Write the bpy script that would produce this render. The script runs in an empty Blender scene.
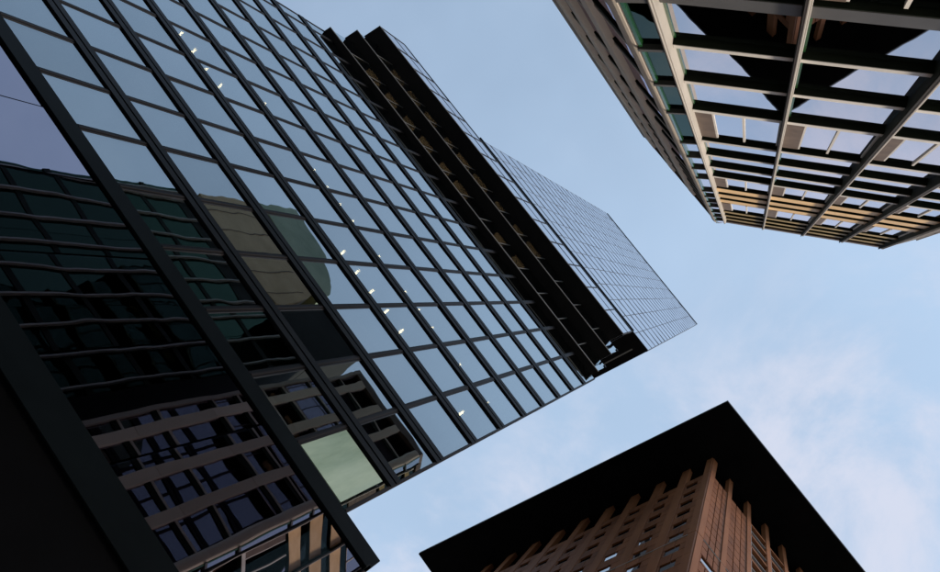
import bpy, bmesh, math, random
from mathutils import Matrix, Vector
random.seed(11)
R_ = math.radians
scene = bpy.context.scene
COL = scene.collection

# ------------------------------------------------------------------ camera
EYE = 1.6
cam_d = bpy.data.cameras.new('camera')
cam = bpy.data.objects.new('camera', cam_d); COL.objects.link(cam)
# rows: world X, Y, Z in camera axes (right, down, forward), solved from the vanishing points
RW = ((0.75198207, -0.62380535, -0.21304897),
      (0.59647436, 0.78150951, -0.18292409),
      (0.28060882, 0.01047738, 0.95976503))
m = Matrix([[r[0], -r[1], -r[2], 0.0] for r in RW] + [[0, 0, 0, 1]])
m.translation = (0, 0, EYE)
cam.matrix_world = m
cam_d.sensor_width = 36.0
cam_d.lens = 955.63 / 940.0 * 36.0
cam_d.clip_start = 0.05
cam_d.clip_end = 4000
scene.camera = cam

# ------------------------------------------------------------------ sky, sun, exposure
SUN_AZ, SUN_EL = R_(75), R_(22)          # azimuth counted from +X towards +Y
world = bpy.data.worlds.new('World'); scene.world = world
world.use_nodes = True
wn = world.node_tree.nodes; wl = world.node_tree.links
wn.clear()
wout = wn.new('ShaderNodeOutputWorld'); bg = wn.new('ShaderNodeBackground')
sky = wn.new('ShaderNodeTexSky'); sky.sky_type = 'NISHITA'; sky.sun_disc = False
sky.sun_elevation = SUN_EL; sky.sun_rotation = math.pi/2 - SUN_AZ
sky.altitude = 100; sky.air_density = 1.0; sky.dust_density = 1.6; sky.ozone_density = 1.0
bg.inputs['Strength'].default_value = 0.15
geo = wn.new('ShaderNodeTexCoord')
sep = wn.new('ShaderNodeSeparateXYZ'); wl.new(geo.outputs['Generated'], sep.inputs[0])
mz = wn.new('ShaderNodeMath'); mz.operation = 'MAXIMUM'; mz.inputs[1].default_value = 0.08
wl.new(sep.outputs['Z'], mz.inputs[0])
dv = wn.new('ShaderNodeVectorMath'); dv.operation = 'DIVIDE'
cmb = wn.new('ShaderNodeCombineXYZ')
for k in range(3): wl.new(mz.outputs[0], cmb.inputs[k])
wl.new(geo.outputs['Generated'], dv.inputs[0]); wl.new(cmb.outputs[0], dv.inputs[1])   # direction on a flat cloud layer
def wnoise(scale, detail, rough, off, dist=0.0):
    mp = wn.new('ShaderNodeMapping'); mp.inputs['Location'].default_value = off
    wl.new(dv.outputs[0], mp.inputs['Vector'])
    n = wn.new('ShaderNodeTexNoise'); n.inputs['Scale'].default_value = scale
    n.inputs['Detail'].default_value = detail; n.inputs['Roughness'].default_value = rough
    n.inputs['Distortion'].default_value = dist
    wl.new(mp.outputs[0], n.inputs['Vector'])
    return n.outputs['Fac']
def wramp(src, lo, hi, v0, v1):
    r = wn.new('ShaderNodeMapRange'); r.interpolation_type = 'SMOOTHSTEP'
    r.inputs['From Min'].default_value = lo; r.inputs['From Max'].default_value = hi
    r.inputs['To Min'].default_value = v0; r.inputs['To Max'].default_value = v1
    wl.new(src, r.inputs['Value']); return r.outputs['Result']
def wmath(op, a, b):
    n = wn.new('ShaderNodeMath'); n.operation = op; n.use_clamp = True
    wl.new(a, n.inputs[0])
    if isinstance(b, float): n.inputs[1].default_value = b
    else: wl.new(b, n.inputs[1])
    return n.outputs[0]
sepd = wn.new('ShaderNodeSeparateXYZ'); wl.new(dv.outputs[0], sepd.inputs[0])
gx = wn.new('ShaderNodeMath'); gx.operation = 'MULTIPLY'; gx.inputs[1].default_value = -0.25; wl.new(sepd.outputs['X'], gx.inputs[0])
gy = wn.new('ShaderNodeMath'); gy.operation = 'ADD'; wl.new(gx.outputs[0], gy.inputs[0]); wl.new(sepd.outputs['Y'], gy.inputs[1])
sunside = gy.outputs[0]                                   # the sky whitens towards the sun
puffs = wramp(wnoise(5.5, 9, 0.62, (3.1, 1.7, 0), 0.35), 0.42, 0.68, 0.0, 0.95)
banks = wramp(sunside, -0.06, 0.14, 0.05, 0.95)
clouds = wmath('MULTIPLY', puffs, banks)
veil = wmath('ADD', wramp(sunside, -0.65, 0.10, 0.48, 0.70), wramp(wnoise(2.2, 4, 0.55, (7.3, 2.2, 0)), 0.3, 0.7, -0.05, 0.09))
hazemix = wn.new('ShaderNodeMix'); hazemix.data_type = 'RGBA'
hazemix.inputs[7].default_value = (3.95, 5.25, 6.95, 1)       # thin high cirrus veil
wl.new(veil, hazemix.inputs[0]); wl.new(sky.outputs[0], hazemix.inputs[6])
cmix = wn.new('ShaderNodeMix'); cmix.data_type = 'RGBA'
cmix.inputs[7].default_value = (4.65, 4.92, 5.85, 1)
wl.new(clouds, cmix.inputs[0]); wl.new(hazemix.outputs[2], cmix.inputs[6])
wl.new(cmix.outputs[2], bg.inputs['Color']); wl.new(bg.outputs[0], wout.inputs[0])

sun_d = bpy.data.lights.new('sun', 'SUN'); sun_d.energy = 4.8; sun_d.angle = R_(8)
sun_d.color = (1.0, 0.88, 0.74)
sun = bpy.data.objects.new('sun', sun_d); COL.objects.link(sun)
sdir = Vector((math.cos(SUN_EL)*math.cos(SUN_AZ), math.cos(SUN_EL)*math.sin(SUN_AZ), math.sin(SUN_EL)))
sun.rotation_euler = (-sdir).to_track_quat('-Z', 'Y').to_euler(); sun.location = sdir*300

scene.view_settings.view_transform = 'Standard'
scene.view_settings.look = 'None'
scene.view_settings.exposure = 0.0
scene.view_settings.gamma = 1.0
scene.view_settings.use_curve_mapping = False
scene.cycles.max_bounces = 10
scene.cycles.transparent_max_bounces = 24
scene.cycles.glossy_bounces = 6

# ------------------------------------------------------------------ materials
def new_mat(name):
    mt = bpy.data.materials.new(name); mt.use_nodes = True
    mt.node_tree.nodes.clear()
    return mt, mt.node_tree.nodes, mt.node_tree.links
def pos_node(N, L, scale=(1, 1, 1)):
    g = N.new('ShaderNodeNewGeometry'); mp = N.new('ShaderNodeMapping')
    mp.inputs['Scale'].default_value = scale; L.new(g.outputs['Position'], mp.inputs['Vector'])
    return mp.outputs[0]
def noise(N, L, vec, scale, detail=4, rough=0.55):
    n = N.new('ShaderNodeTexNoise'); n.inputs['Scale'].default_value = scale
    n.inputs['Detail'].default_value = detail; n.inputs['Roughness'].default_value = rough
    L.new(vec, n.inputs['Vector']); return n.outputs['Fac']
def ramp(N, L, fac, c0, c1, lo=0.3, hi=0.7):
    r = N.new('ShaderNodeValToRGB'); r.color_ramp.elements[0].color = (*c0, 1); r.color_ramp.elements[1].color = (*c1, 1)
    r.color_ramp.elements[0].position = lo; r.color_ramp.elements[1].position = hi
    L.new(fac, r.inputs[0]); return r.outputs[0]
def solid(name, c0, c1, rough=0.5, spec=0.4, metal=0.0, nscale=0.6, bump=0.0, streak=False, rand=0.0):
    mt, N, L = new_mat(name)
    out = N.new('ShaderNodeOutputMaterial'); b = N.new('ShaderNodeBsdfPrincipled')
    v = pos_node(N, L, (1, 1, 0.12) if streak else (1, 1, 1))
    f = noise(N, L, v, nscale, 5, 0.6)
    c = ramp(N, L, f, c0, c1)
    if rand:
        oi = N.new('ShaderNodeObjectInfo'); mr = N.new('ShaderNodeMapRange')
        mr.inputs['To Min'].default_value = 1 - rand; mr.inputs['To Max'].default_value = 1 + rand
        L.new(oi.outputs['Random'], mr.inputs['Value'])
        mx = N.new('ShaderNodeVectorMath'); mx.operation = 'SCALE'
        L.new(c, mx.inputs[0]); L.new(mr.outputs[0], mx.inputs['Scale']); c = mx.outputs[0]
    L.new(c, b.inputs['Base Color'])
    b.inputs['Roughness'].default_value = rough; b.inputs['Metallic'].default_value = metal
    b.inputs['Specular IOR Level'].default_value = spec
    if bump:
        bp = N.new('ShaderNodeBump'); bp.inputs['Strength'].default_value = bump; bp.inputs['Distance'].default_value = 0.02
        L.new(noise(N, L, pos_node(N, L), nscale*12, 4), bp.inputs['Height']); L.new(bp.outputs[0], b.inputs['Normal'])
    L.new(b.outputs[0], out.inputs[0]); return mt
def glass(name, refl=(0.86, 0.95, 1.0), base=0.30, tint=(0.37, 0.38, 0.34), wave=0.006, wscale=0.45, ior=1.75, rough=0.0):
    """coated architectural glazing: clear tinted body, mirror coating that grows towards grazing"""
    mt, N, L = new_mat(name)
    out = N.new('ShaderNodeOutputMaterial'); tr = N.new('ShaderNodeBsdfTransparent'); gl = N.new('ShaderNodeBsdfGlossy')
    tr.inputs[0].default_value = (*tint, 1); gl.inputs['Color'].default_value = (*refl, 1); gl.inputs['Roughness'].default_value = rough
    oi = N.new('ShaderNodeObjectInfo')
    ad = N.new('ShaderNodeVectorMath'); ad.operation = 'ADD'
    g = N.new('ShaderNodeNewGeometry'); sc_ = N.new('ShaderNodeVectorMath'); sc_.operation = 'SCALE'; sc_.inputs['Scale'].default_value = 37.0
    cx = N.new('ShaderNodeCombineXYZ'); L.new(oi.outputs['Random'], cx.inputs[0]); L.new(oi.outputs['Random'], cx.inputs[1])
    L.new(cx.outputs[0], sc_.inputs[0]); L.new(g.outputs['Position'], ad.inputs[0]); L.new(sc_.outputs[0], ad.inputs[1])
    bp = N.new('ShaderNodeBump'); bp.inputs['Strength'].default_value = 1.0; bp.inputs['Distance'].default_value = wave
    L.new(noise(N, L, ad.outputs[0], wscale, 1.5, 0.4), bp.inputs['Height'])
    L.new(bp.outputs[0], gl.inputs['Normal'])
    dt = N.new('ShaderNodeVectorMath'); dt.operation = 'DOT_PRODUCT'
    L.new(g.outputs['Incoming'], dt.inputs[0]); L.new(g.outputs['Normal'], dt.inputs[1])
    def mth(op, a, b=None):
        n = N.new('ShaderNodeMath'); n.operation = op
        for q, x in enumerate((a, b)):
            if x is None: continue
            if isinstance(x, (int, float)): n.inputs[q].default_value = x
            else: L.new(x, n.inputs[q])
        return n.outputs[0]
    sch = mth('POWER', mth('SUBTRACT', 1.0, mth('ABSOLUTE', dt.outputs['Value'])), 4.0)   # same from both sides of the sheet
    mr = N.new('ShaderNodeMapRange'); mr.inputs['To Min'].default_value = base; mr.inputs['To Max'].default_value = 1.0
    L.new(sch, mr.inputs['Value'])
    vr = N.new('ShaderNodeMapRange'); vr.inputs['To Min'].default_value = base*0.86; vr.inputs['To Max'].default_value = min(base*1.14, 0.95)
    L.new(oi.outputs['Random'], vr.inputs['Value']); L.new(vr.outputs[0], mr.inputs['To Min'])
    mx = N.new('ShaderNodeMixShader'); L.new(mr.outputs[0], mx.inputs[0]); L.new(tr.outputs[0], mx.inputs[1]); L.new(gl.outputs[0], mx.inputs[2])
    L.new(mx.outputs[0], out.inputs[0]); return mt
def emit(name, col, s):
    mt, N, L = new_mat(name)
    out = N.new('ShaderNodeOutputMaterial'); e = N.new('ShaderNodeEmission')
    e.inputs[0].default_value = (*col, 1); e.inputs[1].default_value = s
    L.new(e.outputs[0], out.inputs[0]); return mt

M = {}
M['frame'] = solid('black_anodised_metal', (0.004, 0.0045, 0.0055), (0.009, 0.0095, 0.011), 0.45, 0.06, 0.0, 0.9, streak=True)
M['mullion'] = solid('bronze_black_metal', (0.008, 0.007, 0.0075), (0.016, 0.0142, 0.015), 0.45, 0.08, 0.0, 1.1, streak=True)
M['shaft_line'] = solid('slate_metal', (0.06, 0.065, 0.08), (0.09, 0.095, 0.115), 0.45, 0.3, 0.0, 0.9)
M['beam'] = solid('dark_petrol_metal', (0.002, 0.003, 0.0035), (0.004, 0.006, 0.007), 0.5, 0.04, 0.0, 0.7)
M['black_clad'] = solid('black_stone_cladding', (0.002, 0.002, 0.0022), (0.003, 0.003, 0.0035), 0.7, 0.02, 0.0, 0.5)
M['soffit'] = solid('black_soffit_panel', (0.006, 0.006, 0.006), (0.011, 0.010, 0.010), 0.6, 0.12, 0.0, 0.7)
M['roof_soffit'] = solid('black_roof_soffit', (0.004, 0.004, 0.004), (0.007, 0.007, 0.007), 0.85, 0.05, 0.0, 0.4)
M['slab'] = solid('grey_interior_ceiling', (0.10, 0.10, 0.10), (0.16, 0.16, 0.155), 0.8, 0.2, 0.0, 0.8)
M['inside'] = solid('dark_interior_wall', (0.03, 0.03, 0.03), (0.06, 0.058, 0.055), 0.8, 0.2, 0.0, 0.4)
M['trim'] = solid('pale_metal_trim', (0.24, 0.23, 0.21), (0.34, 0.33, 0.31), 0.45, 0.4, 0.0, 0.8)
M['glass'] = glass('blue_coated_glass', (0.88, 0.96, 1.0), 0.37)
M['glass_high'] = glass('blue_grey_coated_glass', (0.94, 0.95, 1.0), 0.5, (0.25, 0.3, 0.32), 0.004, 0.5)
M['glass_podium'] = glass('dark_coated_glass', (0.88, 0.84, 1.0), 0.34, (0.12, 0.15, 0.15), 0.012, 0.3)
M['reflection_pane'] = solid('pale_green_painted_reflection', (0.26, 0.38, 0.30), (0.52, 0.66, 0.55), 0.10, 0.8, 0.0, 1.3, 0.0, True)  # bright streaky reflection put into the colour of one opaque pane
M['blind'] = solid('grey_blind_fabric', (0.42, 0.43, 0.41), (0.52, 0.53, 0.50), 0.9, 0.1, 0.0, 1.5)
M['lamp'] = emit('warm_downlight', (1.0, 0.78, 0.50), 30.0)
M['warm_panel'] = emit('dim_warm_ceiling_glow', (1.0, 0.60, 0.34), 1.3)  # glow of warm-lit ceilings, put in as emission
M['warm_ceiling'] = solid('tan_timber_ceiling', (0.30, 0.20, 0.12), (0.40, 0.28, 0.17), 0.7, 0.2, 0.0, 0.8)
M['t_pier'] = solid('cream_stone_pier', (0.31, 0.285, 0.25), (0.43, 0.395, 0.35), 0.6, 0.3, 0.0, 0.7, 0.25, True, 0.07)
M['t_column'] = solid('pale_cream_column_stone', (0.66, 0.57, 0.46), (0.80, 0.71, 0.58), 0.6, 0.3, 0.0, 0.7, 0.25, True, 0.10)
M['t_ledge'] = solid('pale_ledge_stone', (0.52, 0.50, 0.46), (0.66, 0.63, 0.58), 0.55, 0.35, 0.0, 0.9, 0.2, True, 0.08)
M['t_beam'] = solid('grey_spandrel_metal', (0.05, 0.05, 0.048), (0.08, 0.078, 0.075), 0.5, 0.4, 0.0, 0.7)
M['t_orange'] = solid('amber_timber_slat', (0.60, 0.40, 0.19), (0.74, 0.51, 0.27), 0.55, 0.3, 0.0, 1.4, 0.2, False, 0.12)
M['t_ochre'] = solid('ochre_timber_slat', (0.20, 0.145, 0.05), (0.32, 0.23, 0.09), 0.6, 0.3, 0.0, 1.4, 0.2, False, 0.15)
M['t_reveal'] = solid('brown_reveal_panel', (0.09, 0.065, 0.05), (0.15, 0.11, 0.085), 0.6, 0.3, 0.0, 2.0)
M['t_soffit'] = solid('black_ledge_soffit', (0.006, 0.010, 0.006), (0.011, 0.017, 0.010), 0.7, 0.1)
M['t_core'] = solid('dark_interior_core', (0.010, 0.012, 0.011), (0.02, 0.022, 0.02), 0.8, 0.2)
M['t_glass'] = glass('grey_violet_glass', (0.95, 0.93, 1.0), 0.42, (0.16, 0.22, 0.19), 0.001, 0.6)
M['t_west'] = glass('smoky_violet_glass', (0.58, 0.52, 0.62), 0.40, (0.08, 0.10, 0.09), 0.003, 0.6)
M['t_green'] = glass('dark_green_glass', (0.17, 0.23, 0.21), 0.12, (0.10, 0.22, 0.13), 0.006, 0.8)
M['t_green_edge'] = solid('green_glass_edge', (0.008, 0.05, 0.014), (0.018, 0.09, 0.028), 0.2, 0.5)
M['granite'] = solid('red_brown_granite', (0.155, 0.054, 0.019), (0.26, 0.098, 0.038), 0.6, 0.12, 0.0, 0.9, 0.2, True, 0.13)
M['granite_joint'] = solid('dark_granite_joint', (0.035, 0.02, 0.016), (0.05, 0.03, 0.024), 0.8, 0.1)
M['pilaster'] = solid('red_brown_pilaster_granite', (0.20, 0.075, 0.029), (0.30, 0.120, 0.050), 0.6, 0.12, 0.0, 0.7, 0.2, True, 0.05)
M['j_glass'] = glass('black_window_glass', (0.95, 0.97, 1.0), 0.25, (0.03, 0.03, 0.03), 0.003, 0.6)
M['j_frame'] = solid('grey_window_frame', (0.22, 0.20, 0.19), (0.30, 0.28, 0.27), 0.45, 0.4)
M['d_glass'] = glass('deep_green_glass', (0.14, 0.24, 0.18), 0.12, (0.05, 0.09, 0.07), 0.012, 0.5)
M['d_fin'] = solid('pale_grey_fin', (0.26, 0.25, 0.23), (0.36, 0.35, 0.32), 0.5, 0.4)
M['d_tan'] = solid('tan_stone_cladding', (0.52, 0.38, 0.21), (0.66, 0.50, 0.30), 0.6, 0.3, 0.0, 0.5)
M['d_green'] = solid('sage_green_cladding', (0.20, 0.28, 0.16), (0.48, 0.56, 0.38), 0.5, 0.3, 0.0, 0.18)
M['asphalt'] = solid('asphalt', (0.04, 0.04, 0.042), (0.065, 0.065, 0.066), 0.85, 0.3, 0.0, 2.0, 0.3)
M['paving'] = solid('grey_paving', (0.20, 0.195, 0.185), (0.29, 0.28, 0.27), 0.8, 0.3, 0.0, 1.0, 0.3)
M['ground'] = solid('city_ground', (0.10, 0.10, 0.095), (0.16, 0.155, 0.15), 0.9, 0.2, 0.0, 0.05)
M['paint'] = solid('white_road_paint', (0.6, 0.6, 0.58), (0.78, 0.78, 0.76), 0.7, 0.3, 0.0, 3.0)

# ------------------------------------------------------------------ mesh helpers
class MB:
    def __init__(s): s.v = []; s.f = []
    def hexa(s, p):                     # 8 points: bottom ring 4, top ring 4
        o = len(s.v); s.v += [tuple(q) for q in p]
        for a in ((3, 2, 1, 0), (4, 5, 6, 7), (0, 1, 5, 4), (1, 2, 6, 5), (2, 3, 7, 6), (3, 0, 4, 7)):
            s.f.append(tuple(o+i for i in a))
        return s
    def box(s, x0, x1, y0, y1, z0, z1):
        return s.hexa([(x0, y0, z0), (x1, y0, z0), (x1, y1, z0), (x0, y1, z0), (x0, y0, z1), (x1, y0, z1), (x1, y1, z1), (x0, y1, z1)])
    def prism(s, poly, z0, z1):
        n = len(poly); o = len(s.v)
        s.v += [(x, y, z0) for x, y in poly] + [(x, y, z1) for x, y in poly]
        s.f.append(tuple(range(o+n-1, o-1, -1))); s.f.append(tuple(range(o+n, o+2*n)))
        for i in range(n): j = (i+1) % n; s.f.append((o+i, o+j, o+n+j, o+n+i))
        return s
    def mesh(s, name, mat, bevel=0.0):
        me = bpy.data.meshes.new(name); me.from_pydata(s.v, [], s.f)
        bm = bmesh.new(); bm.from_mesh(me); bmesh.ops.recalc_face_normals(bm, faces=bm.faces)
        if bevel: bmesh.ops.bevel(bm, geom=list(bm.edges), offset=bevel, segments=1, affect='EDGES')
        bm.to_mesh(me); bm.free(); me.materials.append(M[mat]); return me

def root(name, label, cat, loc, group=None):
    o = bpy.data.objects.new(name, None); COL.objects.link(o); o.location = loc
    o['label'] = label; o['category'] = cat; o.empty_display_size = 0.5
    if group: o['group'] = group
    return o
OFF = {}                                 # offset of the thing's origin for every parent in use
def link(name, me, parent, mw=None, label=None):
    """child in world coordinates: mw is the wanted world matrix"""
    o = bpy.data.objects.new(name, me); COL.objects.link(o)
    o.parent = parent
    inv = Matrix.Identity(4)
    p = parent
    chain = []
    while p is not None: chain.append(p); p = p.parent
    w = Matrix.Identity(4)
    for q in reversed(chain): w = w @ q.matrix_basis
    o.matrix_basis = w.inverted() @ (mw if mw is not None else Matrix.Identity(4))
    if label: o['label'] = label
    return o
def part(name, mb, mat, parent, label=None, bevel=0.0):
    c = Vector(); n = len(mb.v)
    for q in mb.v: c += Vector(q)
    c /= n
    mb.v = [tuple(Vector(q)-c) for q in mb.v]
    return link(name, mb.mesh(name, mat, bevel), parent, Matrix.Translation(c), label)

class Frame:
    """facade frame: u along the wall, o outwards, z up (origin at ground)"""
    def __init__(s, origin, u, n):
        s.o = Vector((origin[0], origin[1], 0)); s.u = Vector((u[0], u[1], 0)).normalized(); s.n = Vector((n[0], n[1], 0)).normalized()
        s.mat = Matrix(((s.u.x, s.n.x, 0, s.o.x), (s.u.y, s.n.y, 0, s.o.y), (0, 0, 1, 0), (0, 0, 0, 1)))
    def P(s, u, o, z): return s.o + s.u*u + s.n*o + Vector((0, 0, z))
    def box(s, mb, u0, u1, o0, o1, z0, z1):
        mb.hexa([s.P(u0, o0, z0), s.P(u1, o0, z0), s.P(u1, o1, z0), s.P(u0, o1, z0), s.P(u0, o0, z1), s.P(u1, o0, z1), s.P(u1, o1, z1), s.P(u0, o1, z1)]); return mb
    def at(s, u, o, z, rx=0.0, rz=0.0):
        return s.mat @ Matrix.Translation((u, o, z)) @ Matrix.Rotation(rx, 4, 'X') @ Matrix.Rotation(rz, 4, 'Z')
CACHE = {}
def piece(name, du, do, dz, mat, bevel=0.0):
    """shared box mesh centred on its own origin"""
    k = (name, round(du, 3), round(do, 3), round(dz, 3), mat)
    if k not in CACHE: CACHE[k] = MB().box(-du/2, du/2, -do/2, do/2, -dz/2, dz/2).mesh(name, mat, bevel)
    return CACHE[k]
def put(name, fr, parent, u0, u1, o0, o1, z0, z1, mat, tilt=0.0, bevel=0.0, label=None):
    me = piece(name, u1-u0, o1-o0, z1-z0, mat, bevel)
    t = R_(tilt)
    return link(name, me, parent, fr.at((u0+u1)/2, (o0+o1)/2, (z0+z1)/2, random.gauss(0, 1)*t, random.gauss(0, 1)*t), label)

JD = Vector((math.cos(R_(-169.96)), math.sin(R_(-169.96))))     # cross-street direction shared by both towers

# ------------------------------------------------------------------ ground, road, pavements
def struct(name, mb, mat):
    o = bpy.data.objects.new(name, mb.mesh(name, mat)); COL.objects.link(o); o['kind'] = 'structure'; return o
struct('ground', MB().prism([(-1800, -1800), (1800, -1800), (1800, 1800), (-1800, 1800)], -0.5, -0.02), 'ground')
struct('road', MB().prism([(-8.0, -260), (-2.2, -260), (-2.2, 260), (-8.0, 260)], -0.016, 0.0), 'asphalt')
struct('pavement', MB().prism([(-2.2, -260), (40, -260), (40, 260), (-2.2, 260)], -0.016, 0.12), 'paving')
struct('pavement', MB().prism([(-70, -260), (-8.0, -260), (-8.0, 260), (-70, 260)], -0.016, 0.12), 'paving')
mk = MB()
for k in range(-12, 12): mk.box(-5.16, -5.04, k*6.0, k*6.0+3.0, 0.004, 0.006)
struct('road_marking', mk, 'paint')

# ================================================================== GLASS TOWER
D = 11.0
def Z(zu): return EYE + zu*D            # height from the unit-plane reading
tower = root('glass_tower', 'tall dark-framed glass tower with stepped black overhangs halfway up', 'skyscraper', (-22, -17, 0))
def ring(x, yr, yl, depth):             # plan: front edge at x, sides along the cross street
    return [(x, yr), (x, yl), (x+JD.x*depth, yl+JD.y*depth), (x+JD.x*depth, yr+JD.y*depth)]
def face(x): return Frame((x, 0), (0, -1), (1, 0))      # u = -y
FL = [1.932 + 0.3735*k for k in range(10)]              # floor lines 1.932 .. 5.29
UL, UR = 2.99*D, 0.168*D
PITCH = 0.195*D
F0 = face(-D)
# --- podium: black base, two beams and a tall band of dark glass
part('podium_wall', MB().prism(ring(-D-0.02, -0.30, -UL-4, 26), 0.125, Z(1.285)), 'black_clad', tower)
part('lower_beam', F0.box(MB(), 0.30, UL+4, -0.6, 0.06, Z(1.285), Z(1.39)), 'beam', tower, 'black beam below the podium glazing', 0.015)
pj = [0.30, 2.09] + [2.09+2.62*k for k in range(1, 14)]
for a, b in zip(pj[:-1], pj[1:]):
    put('pane', F0, tower, a+0.025, b-0.025, -0.05, -0.01, Z(1.395), Z(1.934), 'glass_podium', 0.12)
part('podium_core', MB().prism(ring(-D-3.2, -1.5, -UL-3, 20), Z(1.285), Z(1.94)), 'black_clad', tower)
ub = MB(); F0.box(ub, 0.40, UL+4, -0.5, 0.07, Z(1.940), Z(1.962)); F0.box(ub, 0.33, UL+4, -0.5, 0.03, Z(1.962), Z(2.018))
part('upper_beam', ub, 'beam', tower, 'dark beam at the foot of the tower facade', 0.012)
# --- lower block glazing
xs = [UR + PITCH*k for k in range(15)]
if UL - xs[-1] > 0.5: xs.append(UL)
SPH = 0.070*D
rows = []
for k in range(len(FL)):
    z0 = Z(2.022) if k == 0 else Z(FL[k]) + SPH
    z1 = Z(FL[k+1]) if k+1 < len(FL) else Z(5.69) - 0.02
    rows.append((z0, z1))
for k, (z0, z1) in enumerate(rows):
    for i, (a, b) in enumerate(zip(xs[:-1], xs[1:])):
        if k == 0 and i == 0:
            put('pane', F0, tower, a+0.25, b-0.11, -0.06, -0.02, z0+0.1, z1-0.15, 'reflection_pane', 0.0, label='pane painted with a pale green reflection at the lowest corner bay')
            put('pane', F0, tower, a+0.02, a+0.23, -0.06, -0.02, z0, z1, 'glass', 0.1)
            continue
        put('pane', F0, tower, a+0.02, b-0.02, -0.06, -0.02, z0-0.02, z1+0.02, 'glass', 0.16)
# roller blinds drawn part of the way down behind a few panes
for k, i, f in ((1, 3, 0.4), (2, 2, 0.55), (3, 1, 1.0), (3, 5, 0.35), (4, 8, 0.5), (5, 4, 0.3), (6, 2, 0.45), (6, 9, 0.6), (2, 9, 0.35), (7, 6, 0.5), (1, 6, 0.3)):
    z0, z1 = rows[k]
    put('blind', F0, tower, xs[i]+0.14, xs[i+1]-0.14, -0.16, -0.14, z1-(z1-z0)*f, z1-0.03, 'blind')
# spandrels: two dark bars with a groove between them
for k in range(1, len(FL)):
    z = Z(FL[k])
    sp = MB(); F0.box(sp, UR-0.0, UL, -0.45, 0.02, z, z+SPH)
    F0.box(sp, UR-0.01, UL+0.01, 0.0, 0.05, z-0.002, z+SPH*0.42)
    F0.box(sp, UR-0.01, UL+0.01, 0.0, 0.05, z+SPH*0.56, z+SPH+0.002)
    part('spandrel', sp, 'frame', tower)
    part('floor_slab', MB().prism(ring(-D-0.46, -UR-0.3, -UL+0.3, 14), z-0.02, z+SPH-0.1), 'slab', tower)
part('floor_slab', MB().prism(ring(-D-0.51, -UR-0.3, -UL+0.3, 14), Z(1.94), Z(2.02)), 'slab', tower)
for i, u in enumerate(xs):
    w = 0.11 if 0 < i < len(xs)-1 else 0.05
    mm = MB(); F0.box(mm, u-w, u+w, -0.12, 0.0, Z(2.022), Z(5.69))
    F0.box(mm, u-0.03, u+0.03, -0.01, 0.02, Z(2.022), Z(5.69))
    part('mullion', mm, 'mullion', tower)
part('core_wall', MB().prism(ring(-D-9, -UR-4, -UL+4, 8), Z(1.95), Z(6.9)), 'inside', tower)
# ceiling downlights on two floors
slabs = [o for o in tower.children if o.name.startswith('floor_slab')]
for fl, skip in ((3, (1, 3, 9, 10, 11, 12, 13, 14, 15, 16, 21, 22)), (4, (1, 3, 7, 9, 14, 15, 16, 18, 19, 20, 21, 22))):
    zc = Z(FL[fl+1]) - 0.05
    host = slabs[fl]
    for k in range(23):
        if k in skip: continue
        u = (0.279 + 0.0895*k)*1.08*D
        if u > 2.45*D: continue
        L_ = 0.22 if fl == 3 else 0.10
        fr = face(-D*1.08)
        link('downlight', piece('downlight', 0.09, L_, 0.05, 'lamp'), host, fr.at(u, 0, zc))
# end wall of the lower block and back
part('end_wall', MB().prism([(-D-0.13, -UR), (-D-0.13, -UR-0.3), (-D+JD.x*24, -UR-0.3+JD.y*24), (-D+JD.x*24, -UR+JD.y*24)], 0.125, Z(5.66)), 'frame', tower)
part('end_wall', MB().prism([(-D-0.13, -UL+0.3), (-D-0.13, -UL), (-D+JD.x*24, -UL+JD.y*24), (-D+JD.x*24, -UL+0.3+JD.y*24)], Z(2.03), Z(5.66)), 'frame', tower)
part('back_wall', MB().prism(ring(-D+JD.x*24, -UR+JD.y*24, -UL+JD.y*24, 1.0), 0.125, Z(17.3)), 'frame', tower)

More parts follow.
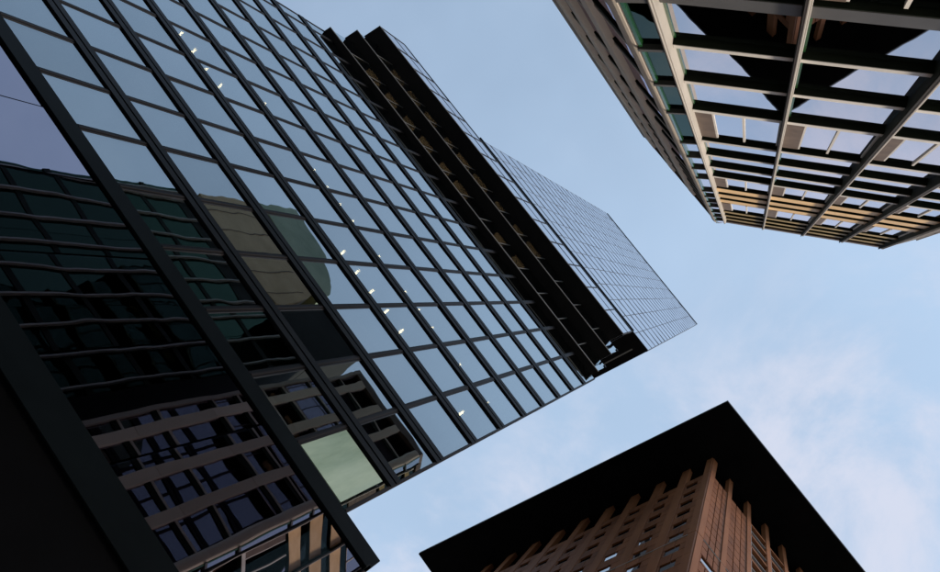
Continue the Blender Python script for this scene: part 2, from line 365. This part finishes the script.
# --- three storeys that slide outwards
steps = [(-0.960, -0.190, -2.995, 5.690, 6.065), (-0.888, -0.238, -3.040, 6.065, 6.440), (-0.794, -0.310, -3.130, 6.440, 6.985)]
xin = -1.0
for k, (x, yr, yl, za, zb) in enumerate(steps):
    X, YR, YL = x*D, yr*D, yl*D
    fr = face(X)
    z0, z1 = Z(za), Z(zb)
    # floor plate: the black underside shows from the street
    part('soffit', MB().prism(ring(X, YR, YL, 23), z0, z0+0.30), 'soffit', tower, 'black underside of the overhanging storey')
    part('edge_trim', fr.box(MB(), -YR-0.02, -YL+0.02, 0.003, 0.05, z0+0.02, z0+0.13), 'trim', tower)
    part('storey_core', MB().prism(ring(X-3.5, YR-3.0, YL+3.0, 14), z0+0.30, z1-0.02), 'inside', tower)
    n = 14; us = [-YR + (YR-YL)/n*i for i in range(n+1)]
    if k < 2:
        for i in range(n):
            put('pane', fr, tower, us[i]+0.06, us[i+1]-0.06, -0.10, -0.06, z0+0.31, z1-0.01, 'glass', 0.03)
        for i, u in enumerate(us[1:-1]):
            put('mullion', fr, tower, u-0.03, u+0.03, -0.15, -0.05, z0+0.30, z1-0.03, 't_beam')
        part('ceiling', MB().prism(ring(X-0.3, YR-0.4, YL+0.4, 4), z1-0.018, z1-0.004), 'warm_ceiling', tower)
        for i in range(4, 13):
            if random.random() < 0.85:
                put('ceiling_glow', fr, tower, us[i]+0.35, us[i+1]-random.uniform(0.15, 0.9), -0.62, -0.18, z1-0.045, z1-0.022, 'warm_panel')  # added glowing panels stand in for a ceiling lit from inside
    else:
        zm = z0 + 0.36*D*0.794
        for i in range(n):
            put('pane', fr, tower, us[i]+0.02, us[i+1]-0.02, -0.06, -0.02, z0+0.31, zm-0.06, 'glass_high', 0.12)
            put('pane', fr, tower, us[i]+0.02, us[i+1]-0.02, -0.06, -0.02, zm+0.06, z1-0.32, 'glass_high', 0.12)
        put('spandrel', fr, tower, -YR, -YL, -0.20, 0.0, zm-0.05, zm+0.05, 'mullion')
        for i, u in enumerate(us):
            put('mullion', fr, tower, u-0.035, u+0.035, -0.14, 0.02, z0+0.32, z1-0.3, 'mullion')
        put('parapet', fr, tower, -YR, -YL, -0.30, 0.01, z1-0.30, z1, 'frame')
    # glazed return walls along the cross street
    for yy, s in ((YR, 1), (YL, -1)):
        ef = Frame((X, yy), (JD.x, JD.y), (-JD.y*s, JD.x*s) if (-JD.y*s*0 + JD.x*s) * s < 0 else (JD.y*s, -JD.x*s))
        ef.n = Vector((JD.y, -JD.x, 0)) * (1 if s > 0 else -1)
        if ef.n.y * s < 0: ef.n = -ef.n
        ef = Frame((X, yy), (JD.x, JD.y), (ef.n.x, ef.n.y))
        for i in range(6):
            put('pane', ef, tower, 0.10+i*2.2, 2.2+i*2.2, -0.12, -0.08, z0+0.31, z1-0.32, 'glass_high' if k == 2 else 'glass', 0.05)
        put('end_beam', ef, tower, 0.02, 13.3, -0.2, -0.01, z1-0.31, z1-0.01, 'frame')
# --- recessed neck and the tower shaft
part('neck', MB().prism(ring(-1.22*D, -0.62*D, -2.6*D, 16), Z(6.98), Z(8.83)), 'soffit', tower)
TB, TT = 8.84, 17.45
TL, TR = 2.735*D, 0.168*D
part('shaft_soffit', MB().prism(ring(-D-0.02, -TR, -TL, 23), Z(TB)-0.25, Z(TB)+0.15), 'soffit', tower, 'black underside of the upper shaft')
sf = MB(); 
rail0 = Vector((-D, -TR-0.75)); rq = [rail0+JD*1.2, rail0+JD*5.5]
sf.prism([tuple(rq[0]), (rq[0].x, rq[0].y-0.14), (rq[1].x, rq[1].y-0.14), tuple(rq[1])], Z(TB)-0.30, Z(TB)-0.252)
part('soffit_rail', sf, 'trim', tower)
part('edge_trim', F0.box(MB(), TR+2.4, TL, -0.01, 0.12, Z(TB)-0.25, Z(TB)+0.15), 'frame', tower)
nf = 23; fh = (Z(TT)-Z(TB)-0.3)/nf
nb = 13; us = [TR + (TL-TR)/nb*i for i in range(nb+1)]
for k in range(nf):
    z0 = Z(TB)+0.16+k*fh
    g = MB()
    for i in range(nb):
        e = [random.uniform(-0.012, 0.012) for _ in range(2)]
        a, b, t0, t1 = us[i]+0.03, us[i+1]-0.03, z0+0.45, z0+fh
        g.hexa([F0.P(a, -0.14+e[0], t0), F0.P(b, -0.14-e[0], t0), F0.P(b, -0.10-e[0], t0), F0.P(a, -0.10+e[0], t0),
                F0.P(a, -0.14+e[1], t1), F0.P(b, -0.14-e[1], t1), F0.P(b, -0.10-e[1], t1), F0.P(a, -0.10+e[1], t1)])
    part('glass_band', g, 'glass_high', tower)
    put('spandrel', F0, tower, TR, TL, -0.35, -0.08, z0, z0+0.45, 'shaft_line')
for u in us:
    put('mullion', F0, tower, u-0.04, u+0.04, -0.30, -0.09, Z(TB)+0.16, Z(TT)-0.14, 'shaft_line')
part('shaft_core', MB().prism(ring(-D-1.2, -TR-1.2, -TL+1.2, 18), Z(TB)+0.16, Z(TT)-0.3), 'inside', tower)
part('shaft_side', MB().prism([(-D-0.36, -TR), (-D-0.36, -TR-0.25), (-D+JD.x*23, -TR-0.25+JD.y*23), (-D+JD.x*23, -TR+JD.y*23)], Z(TB)+0.151, Z(TT)-0.15), 'frame', tower)
part('shaft_side', MB().prism([(-D-0.36, -TL+0.25), (-D-0.36, -TL), (-D+JD.x*23, -TL+JD.y*23), (-D+JD.x*23, -TL+0.25+JD.y*23)], Z(TB)+0.151, Z(TT)-0.15), 'frame', tower)
part('roof', MB().prism(ring(-D, -TR, -TL, 23), Z(TT)-0.14, Z(TT)), 'mullion', tower)

# ================================================================== LATTICE OFFICE BLOCK
ZT = 62.0; dT = ZT/15.2
block = root('office_block', 'cream stone office block with gridded piers, ledges and timber slats', 'office building', (9, -7, 0))
P0 = Vector((0.0203, -0.0762))*ZT; P5 = Vector((0.1210, 0.0394))*ZT
ut = Vector((math.cos(R_(49.23)), math.sin(R_(49.23)))); nt = Vector((-ut.y, ut.x))
FT = Frame((-nt.x*dT, -nt.y*dT), ut, nt)
pu = [-0.545*dT, 0.008*dT, 0.570*dT, 1.112*dT, 1.655*dT]
def zt(zu): return EYE + zu*dT
P1 = FT.P(pu[0], 0, 0); P5 = FT.P(pu[4], 0, 0)
wr = Vector((math.cos(R_(23.2)), math.sin(R_(23.2))))
XW = P0.x; YW = -0.195*ZT
PR = Vector((P5.x, P5.y)) + wr*11
body = [(XW+0.5, P0.y-0.35), tuple(FT.P(pu[0]-0.05, -0.75, 0).xy), tuple(FT.P(pu[4]-0.25, -0.75, 0).xy),
        (P5.x+wr.x*11-0.2, P5.y+wr.y*11-0.6), (PR.x+4, YW), (XW+0.5, YW)]
part('core', MB().prism(body, 0.125, zt(14.95)), 't_core', block)
roofp = [(XW+0.06, P0.y-0.1), tuple(FT.P(pu[0]+0.03, -0.2, 0).xy), tuple(FT.P(pu[4], -0.2, 0).xy), tuple(PR), (PR.x+4, YW-0.1), (XW+0.06, YW-0.1)]
part('roof', MB().prism(roofp, zt(14.96), zt(15.2)), 't_reveal', block)
# front levels (unit heights): ledges, timber slats, window rows
GO = -0.30                                # glass plane behind the pier fronts
def ledge(fr, name, u0, u1, zlo, h, mat, front=-0.185, back=-0.75):
    put(name, fr, block, u0, u1, back, front, zlo+0.03, zlo+h, mat, 0.0, 0.008)
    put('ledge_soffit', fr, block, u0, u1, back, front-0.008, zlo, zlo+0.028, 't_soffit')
def window(fr, u0, u1, z0, z1):
    put('reveal', fr, block, u0, u0+0.20*(u1-u0), GO-0.02, GO+0.04, z0, z1, 't_reveal')
    um = u0+0.20*(u1-u0); mid = um+(u1-um)*0.46
    f = MB()
    fr.box(f, um, um+0.05, GO-0.05, GO+0.03, z0, z1); fr.box(f, u1-0.05, u1, GO-0.05, GO+0.03, z0, z1)
    fr.box(f, mid-0.03, mid+0.03, GO-0.05, GO+0.05, z0, z1); fr.box(f, um+0.05, mid-0.03, GO-0.05, GO+0.02, z0, z0+0.06)
    fr.box(f, mid+0.03, u1-0.05, GO-0.05, GO+0.02, z0, z0+0.06)
    w = part('window', f, 't_ledge', block)
    for a, b in ((um+0.05, mid-0.03), (mid+0.03, u1-0.05)):
        link('pane', piece('pane', b-a, 0.02, z1-z0-0.06, 't_glass'), w, fr.at((a+b)/2, GO-0.01, (z0+z1)/2+0.03, R_(random.gauss(0, 0.12)), R_(random.gauss(0, 0.12))))
G1 = ([1.0, 1.6, 2.1], (0.0, 0.9), 0.10)
ledges_ = [(0.6, 0.12), (1.35, 0.11), (2.0, 0.11), (2.62, 0.11), (3.56, 0.15), (4.31, 0.10), (5.05, 0.11), (5.84, 0.13), (7.02, 0.13), (7.74, 0.12), (8.46, 0.13), (9.16, 0.14)]
wins = [(2.73, 3.54), (5.98, 7.00), (9.31, 10.22), (12.05, 13.02)]
slats_o = [(10.27, 0.42), (10.87, 0.42), (11.47, 0.42)]
slats_b = [(13.12, 0.38), (13.74, 0.38), (14.36, 0.40)]
for b in range(4):
    u0, u1 = pu[b]+0.051, pu[b+1]-0.073
    solid_bands = sorted([(z, z+h) for z, h in ledges_+slats_o+slats_b] + wins)
    for z, h in ledges_:
        ledge(FT, 'ledge' if h != 0.15 else 'spandrel_beam', u0, u1, zt(z)+(0.35*h*dT if h != 0.15 else 0), h*dT*(0.65 if h != 0.15 else 1), 't_ledge' if h != 0.15 else 't_beam')
    for z, h in slats_o: ledge(FT, 'slat', u0, u1, zt(z), h*dT*0.80, 't_orange', -0.20)
    for z, h in slats_b: ledge(FT, 'slat', u0, u1, zt(z), h*dT*0.62, 't_ochre', -0.22)
    for z0, z1 in wins: window(FT, u0, u1, zt(z0), zt(z1))
    # storey glass between the ledges
    lv = [z+h for z, h in ledges_]; nx = [z for z, h in ledges_[1:]] + [9.3]
    for a, c in zip(lv, nx):
        if any(w0 - 0.05 < a < w1 for w0, w1 in wins) or c-a < 0.2: continue
        put('pane', FT, block, u0, u1, GO-0.03, GO-0.01, zt(a)-0.02, zt(c)+0.02, 't_glass', 0.07)
        put('side_fin', FT, block, u0, u0+0.05, GO-0.02, GO+0.02, zt(a), zt(c), 't_green_edge')
    for group in (slats_o, slats_b):
        put('pane', FT, block, u0, u1, GO-0.03, GO-0.01, zt(group[0][0]), zt(group[2][0]+0.58), 't_green', 0.05)
for i, u in enumerate(pu):                # piers: pale blade with a thin outer fin
    pm = MB(); FT.box(pm, u-0.05, u+0.05, -0.72, 0.0, 0.125, zt(14.72)); FT.box(pm, u-0.018, u+0.018, 0.0, 0.03, 0.125, zt(14.6))
    pr_ = part('pier', pm, 't_pier', block, bevel=0.01)
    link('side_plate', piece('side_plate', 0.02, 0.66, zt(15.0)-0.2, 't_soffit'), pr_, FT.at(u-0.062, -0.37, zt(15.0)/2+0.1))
# chamfered corner bay of green glass
c0 = Vector((P0.x, P0.y)); c1 = Vector((P1.x, P1.y)); cu = (c1-c0).normalized(); cn = Vector((-cu.y, cu.x))
if cn.dot(-c0) < 0: cn = -cn
FC = Frame(c0, cu, cn); cl = (c1-c0).length
lvl = [0.6, 1.35, 2.0, 2.62] + [z for z, h in ledges_[4:]] + [10.3, 10.9, 11.5, 12.1, 12.9, 13.6, 14.3, 15.0]
for a, c in zip(lvl[:-1], lvl[1:]):
    put('pane', FC, block, 0.06, cl-0.09, -0.14, -0.12, zt(a)+0.12, zt(c), 't_green' if a < 6.5 else 't_glass', 0.1)
    put('beam', FC, block, 0.0, cl-0.06, -0.2, -0.02, zt(a)-0.06, zt(a)+0.12, 't_beam')
    put('side_fin', FC, block, 0.03, 0.09, -0.16, -0.06, zt(a)+0.125, zt(c)-0.065, 't_green_edge')
# street side: broad cream columns with dark glass between them
FW = Frame((XW, 0), (0, -1), (-1, 0))
col_u = [5.25, 7.20, 9.15, 11.10]
def round_col(u, w, z0, z1):
    n = 10; poly = []
    for k in range(n+1):
        a = math.pi*k/n
        poly.append((FW.P(u - w*math.cos(a), -0.12+0.14*math.sin(a), 0).x, FW.P(u - w*math.cos(a), -0.12+0.14*math.sin(a), 0).y))
    poly += [(FW.P(u+w, -0.5, 0).x, FW.P(u+w, -0.5, 0).y), (FW.P(u-w, -0.5, 0).x, FW.P(u-w, -0.5, 0).y)]
    return MB().prism(poly, z0, z1)
seg = [0.125] + [zt(z) for z in (2.0, 4.4, 5.85, 7.1, 8.6, 10.1, 11.6, 13.1, 14.95)]
for i, u in enumerate(col_u):
    for a, c in zip(seg[:-1], seg[1:]):
        part('column_drum', (round_col(u-0.2, 0.30, a+0.006, c-0.006) if i == 0 else FW.box(MB(), u-0.26, u+0.26, -0.55, -0.02, a+0.006, c-0.006)), 't_column', block, bevel=0.0 if i == 0 else 0.02)
fl = [zt(z) for z in lvl]
cu_ = [P0.y*-1+0.02] + col_u + [-YW]
for i in range(len(cu_)-1):
    a = cu_[i]+((0.26 if i > 1 else 0.1) if i else 0.0); c = cu_[i+1]-((0.26 if i else 0.5) if i < 4 else 0.0)
    if c-a < 0.1: continue
    for z0, z1 in zip(fl[:-1], fl[1:]):
        put('pane', FW, block, a-0.02, c+0.02, -0.22, -0.20, z0+0.1, z1-0.25, 't_west', 0.12)
        put('ledge', FW, block, a-0.02, c+0.02, -0.6, -0.14, z0-0.05, z0+0.12, 't_ledge', 0.0, 0.006)
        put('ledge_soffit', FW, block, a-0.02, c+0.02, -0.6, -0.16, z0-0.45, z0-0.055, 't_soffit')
part('end_pier', FW.box(MB(), -YW-0.18, -YW+0.02, -0.6, 0.0, 0.125, zt(15.1)), 't_pier', block)
# side that runs away behind the last pier
n5 = Vector((-wr.y, wr.x))
FR_ = Frame((P5.x, P5.y), wr, n5)
for z0, z1 in zip(fl[:-1], fl[1:]):
    for k in range(5):
        put('pane', FR_, block, 0.15+k*2.1, 2.1+k*2.1, -0.12, -0.10, z0+0.25, z1-0.03, 't_glass', 0.1)
    put('ledge', FR_, block, 0.10, 10.9, -0.4, -0.02, z0, z0+0.22, 't_ledge')
for k in range(1, 6):
    put('pier', FR_, block, k*2.1+0.02, k*2.1+0.13, -0.4, 0.02, 0.125, zt(15.05), 't_pier')

# ================================================================== DARK OFFICE BUILDING (seen mirrored in the glass tower)
dark = root('dark_office_building', 'dark green glass office with pale fins and rounded tan top mirrored in tower', 'office building', (10, -23, 0))
XD = 4.0; DD = 22+XD
part('body', MB().prism([(XD+0.15, -14.8), (XD+14, -14.8), (XD+14, -30.3), (XD+0.15, -30.3)], 0.125, EYE+2.38*DD), 't_core', dark)
FD = Frame((XD, 0), (0, -1), (-1, 0))
nlev = 14; hh = (2.36*DD)/nlev
for k in range(nlev):
    for j in range(6):
        put('pane', FD, dark, 14.85+j*2.575, 14.85+(j+1)*2.575-0.04, -0.10, -0.06, 0.15+k*hh, 0.15+(k+1)*hh-0.5, 'd_glass', 0.15)
    put('spandrel', FD, dark, 14.8, 30.3, -0.12, -0.02, 0.15+(k+1)*hh-0.49, 0.15+(k+1)*hh-0.01, 't_soffit')
for k in range(9):
    u = 15.2+k*1.82
    put('fin', FD, dark, u-0.045, u+0.045, -0.05, 0.14, 0.125, EYE+2.37*DD, 'd_fin')
def rounded(y0, y1, zlo, ztop, r_y, r_z, x0, x1, mat, name, clipz=None):
    pts = [(y0, zlo), (y1, zlo)]
    for k in range(13):
        a = math.pi/2*k/12
        pts.append((y1 - r_y + r_y*math.cos(a), ztop - r_z + r_z*math.sin(a)))
    pts.append((y0, ztop))
    if clipz: pts = [(y, min(z, clipz)) for y, z in pts]
    n = len(pts); mb = MB(); mb.v = [(x0, y, z) for y, z in pts] + [(x1, y, z) for y, z in pts]
    mb.f = [tuple(range(n)), tuple(range(2*n-1, n-1, -1))] + [(i, (i+1) % n, n+(i+1) % n, n+i) for i in range(n)]
    return part(name, mb, mat, dark)
zl = EYE+2.39*DD; ztp = EYE+3.0*DD
rounded(-30.3, -19.9, zl, ztp, 9.5, 14.8, XD, XD+10, 'd_tan', 'rounded_top')
rounded(-30.35, -20.6, EYE+2.74*DD, ztp+0.06, 9.0, 6.6, XD-0.06, XD+9.9, 'd_green', 'top_glazing')
for k in range(5): put('joint_trim', FD, dark, 21.0+k*2.0, 21.06+k*2.0, 0.002, 0.03, zl, zl+6.0+k*0.6, 't_reveal')
part('roof_block', MB().prism([(XD+0.2, -14.8), (XD+9, -14.8), (XD+9, -19.8), (XD+0.2, -19.8)], EYE+2.385*DD, EYE+2.75*DD), 't_core', dark)

# ================================================================== GRANITE TOWER
JC = Vector((-14.87, 12.14)); ZR = EYE+114.6
gran = root('granite_tower', 'red brown granite tower with slot windows under a huge flat black roof', 'skyscraper', (-32, 27, 0))
nL = Vector((-JD.y, JD.x));
if nL.y > 0: nL = -nL
FLf = Frame(JC, JD, nL)                          # shaded face, u runs away from the corner
FRf = Frame(JC, (0, 1), (1, 0))                  # lighter face, u runs away from the corner
LL, LR = 32.0, 34.0
ZP = EYE+105.7
def jring(ins):
    a = JC + JD*ins*0 ; 
    c = Vector((JC.x, JC.y)) - nL*ins - Vector((1, 0))*ins
    return [(c.x, c.y), (c.x, c.y+LR-ins), (c.x+JD.x*(LL-ins), c.y+JD.y*(LL-ins)+LR-ins), (c.x+JD.x*(LL-ins), c.y+JD.y*(LL-ins))]
part('inner_wall', MB().prism(jring(0.45), 0.125, ZP-0.05), 'granite_joint', gran)
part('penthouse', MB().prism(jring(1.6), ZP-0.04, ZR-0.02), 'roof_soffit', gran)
zlow = EYE+58.0
part('lower_wall', MB().prism(jring(0.10), 0.125, zlow), 'granite', gran)
R0 = Vector((-0.0829, 0.0700))*114.6; R1 = Vector((-0.4522, 0.0042))*114.6
rp = [tuple(R0), (R0.x, R0.y+45), (R1.x, R1.y+45), tuple(R1)]
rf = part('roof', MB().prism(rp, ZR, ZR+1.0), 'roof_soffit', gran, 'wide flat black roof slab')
rin = [(R0.x-0.06, R0.y+0.05), (R0.x-0.06, R0.y+45), (R1.x+0.06, R1.y+45), (R1.x+0.06, R1.y+0.06)]
part('roof_edge', MB().prism([(R0.x+0.05, R0.y-0.05), (R0.x+0.05, R0.y+45), (R1.x-0.05, R1.y+45), (R1.x-0.05, R1.y-0.05)], ZR+0.35, ZR+1.05), 't_beam', gran)
PHt = 4.45
wz = [EYE+103.4-PHt*k for k in range(10)]        # window heads
def jw(fr): return 0.045 if fr is FRf else 0.03
def pan(fr, u0, u1, z0, z1, o=0.0): put('panel', fr, gran, u0+jw(fr), u1-jw(fr), -0.42, o, z0+jw(fr)*1.7, z1-jw(fr)*1.7, 'granite', 0.0, 0.01)
def slot(fr, u0, u1, z0, z1):
    w = MB(); fr.box(w, u0, u1, -0.42, -0.36, z0, z1)
    o = put('window', fr, gran, u0, u1, -0.20, -0.115, z0, z1, 'soffit')
    link('pane', piece('pane', u1-u0-0.08, 0.02, z1-z0-0.10, 'j_glass'), o, fr.at((u0+u1)/2, -0.10, (z0+z1)/2, R_(random.gauss(0, 0.3)), R_(random.gauss(0, 0.3))))
    link('sill', piece('sill', u1-u0, 0.09, 0.05, 'j_frame'), o, fr.at((u0+u1)/2, -0.045, z0+0.026))
PB = 3.4; WH = 1.95
for b in range(9):
    ua, ub_ = PB*b + (0.75 if b == 0 else 0.5), PB*(b+1) - 0.5
    wa, wb = PB*b+1.34, PB*b+2.66
    wa, wb = max(wa, ua+0.15), min(wb, ub_-0.15)
    for k, zh in enumerate(wz):
        if zh-WH < zlow+1: break
        if k >= (9, 7, 6, 5)[min(b, 3)]: break
        ztop = ZP if k == 0 else wz[k-1]-WH
        zbot = zh-WH
        mid = (ua+ub_)/2
        for a, c in ((ua, mid), (mid, ub_)):
            pan(FLf, a, c, zh, ztop)
        pan(FLf, ua, wa, zh-WH, zh); pan(FLf, wb, ub_, zh-WH, zh)
        slot(FLf, wa, wb, zh-WH, zh)
    put('wall_block', FLf, gran, ua, ub_, -0.42, 0.0, zlow, zbot-0.04, 'granite')
for b in range(10):
    u = PB*b
    w0, w1 = (-0.0, 0.75) if b == 0 else (u-0.5, u+0.5)
    for a, c in ((zlow, EYE+72), (EYE+72, EYE+78.55), (EYE+78.70, EYE+92), (EYE+92, EYE+105.7), (EYE+105.7, ZR-0.06)):
        put('pilaster_block', FLf, gran, w0, w1, -0.5, 0.05 if b else 0.08, a, c-0.02, 'pilaster', 0.0, 0.02)
put('string_course', FLf, gran, 0.76, 17.0, -0.2, 0.06, EYE+78.56, EYE+78.69, 'trim')
# lighter face
pr = [0.0, 3.22, 6.38, 9.45, 12.37, 15.45, 18.5, 21.5, 24.5, 27.5, 30.5, 33.6]
for i, u in enumerate(pr):
    w0, w1 = (0.09, 0.78) if i == 0 else (u-0.31, u+0.31)
    for a, c in ((zlow, EYE+78.45), (EYE+78.55, EYE+92), (EYE+92, EYE+105.7), (EYE+105.7, ZR-0.06)):
        put('pilaster_block', FRf, gran, w0, w1, -0.5, 0.07, a, c-0.02, 'pilaster', 0.0, 0.02)
put('string_course', FRf, gran, 0.8, 6.05, -0.2, 0.05, EYE+78.45, EYE+78.56, 'trim')
rowsR = [ZP] + [EYE+103.4-2.225*k for k in range(21)]
for i in range(2):
    ua = pr[i]+(0.80 if i == 0 else 0.32); ub_ = pr[i+1]-0.32
    n = 3
    for k in range(len(rowsR)-1):
        zt_, zb_ = rowsR[k], rowsR[k+1]
        if k > 16: break
        for j in range(n):
            a = ua+(ub_-ua)/n*j; c = ua+(ub_-ua)/n*(j+1)
            if i == 0 and j >= 0 and zt_ < EYE+78.0 and (k % 2 == 0):
                if j == 0: slot(FRf, ua+0.20, ua+1.62, zb_+0.45, zt_-0.25); 
                if j == 0:
                    pan(FRf, ua, ua+0.20, zb_, zt_); pan(FRf, ua+0.20, ua+1.62, zb_, zb_+0.45); pan(FRf, ua+0.20, ua+1.62, zt_-0.25, zt_); pan(FRf, ua+1.62, ub_, zb_, zt_)
                continue
            pan(FRf, a, c, zb_, zt_)
for i in range(2): put('wall_block', FRf, gran, pr[i]+(0.80 if i == 0 else 0.32), pr[i+1]-0.32, -0.42, 0.0, zlow, rowsR[17]-0.04, 'granite')
for i in range(2, len(pr)-1):
    ua = pr[i]+0.32; ub_ = pr[i+1]-0.32
    for k in range(9):
        z1 = ZP-4.65*k; z0 = z1-4.65
        put('transom', FRf, gran, ua, ub_, -0.4, 0.02, z1-0.55, z1, 'pilaster')
        put('pane', FRf, gran, ua+0.05, ub_-0.05, -0.30, -0.28, z0+0.02, z1-0.56, 'j_glass', 0.2)
        put('pane_frame', FRf, gran, ua, ua+0.12, -0.32, 0.0, z0, z1-0.55, 'j_frame')
        put('transom', FRf, gran, ua+0.12, ub_, -0.3, -0.05, z0+1.9, z0+2.1, 'j_frame')
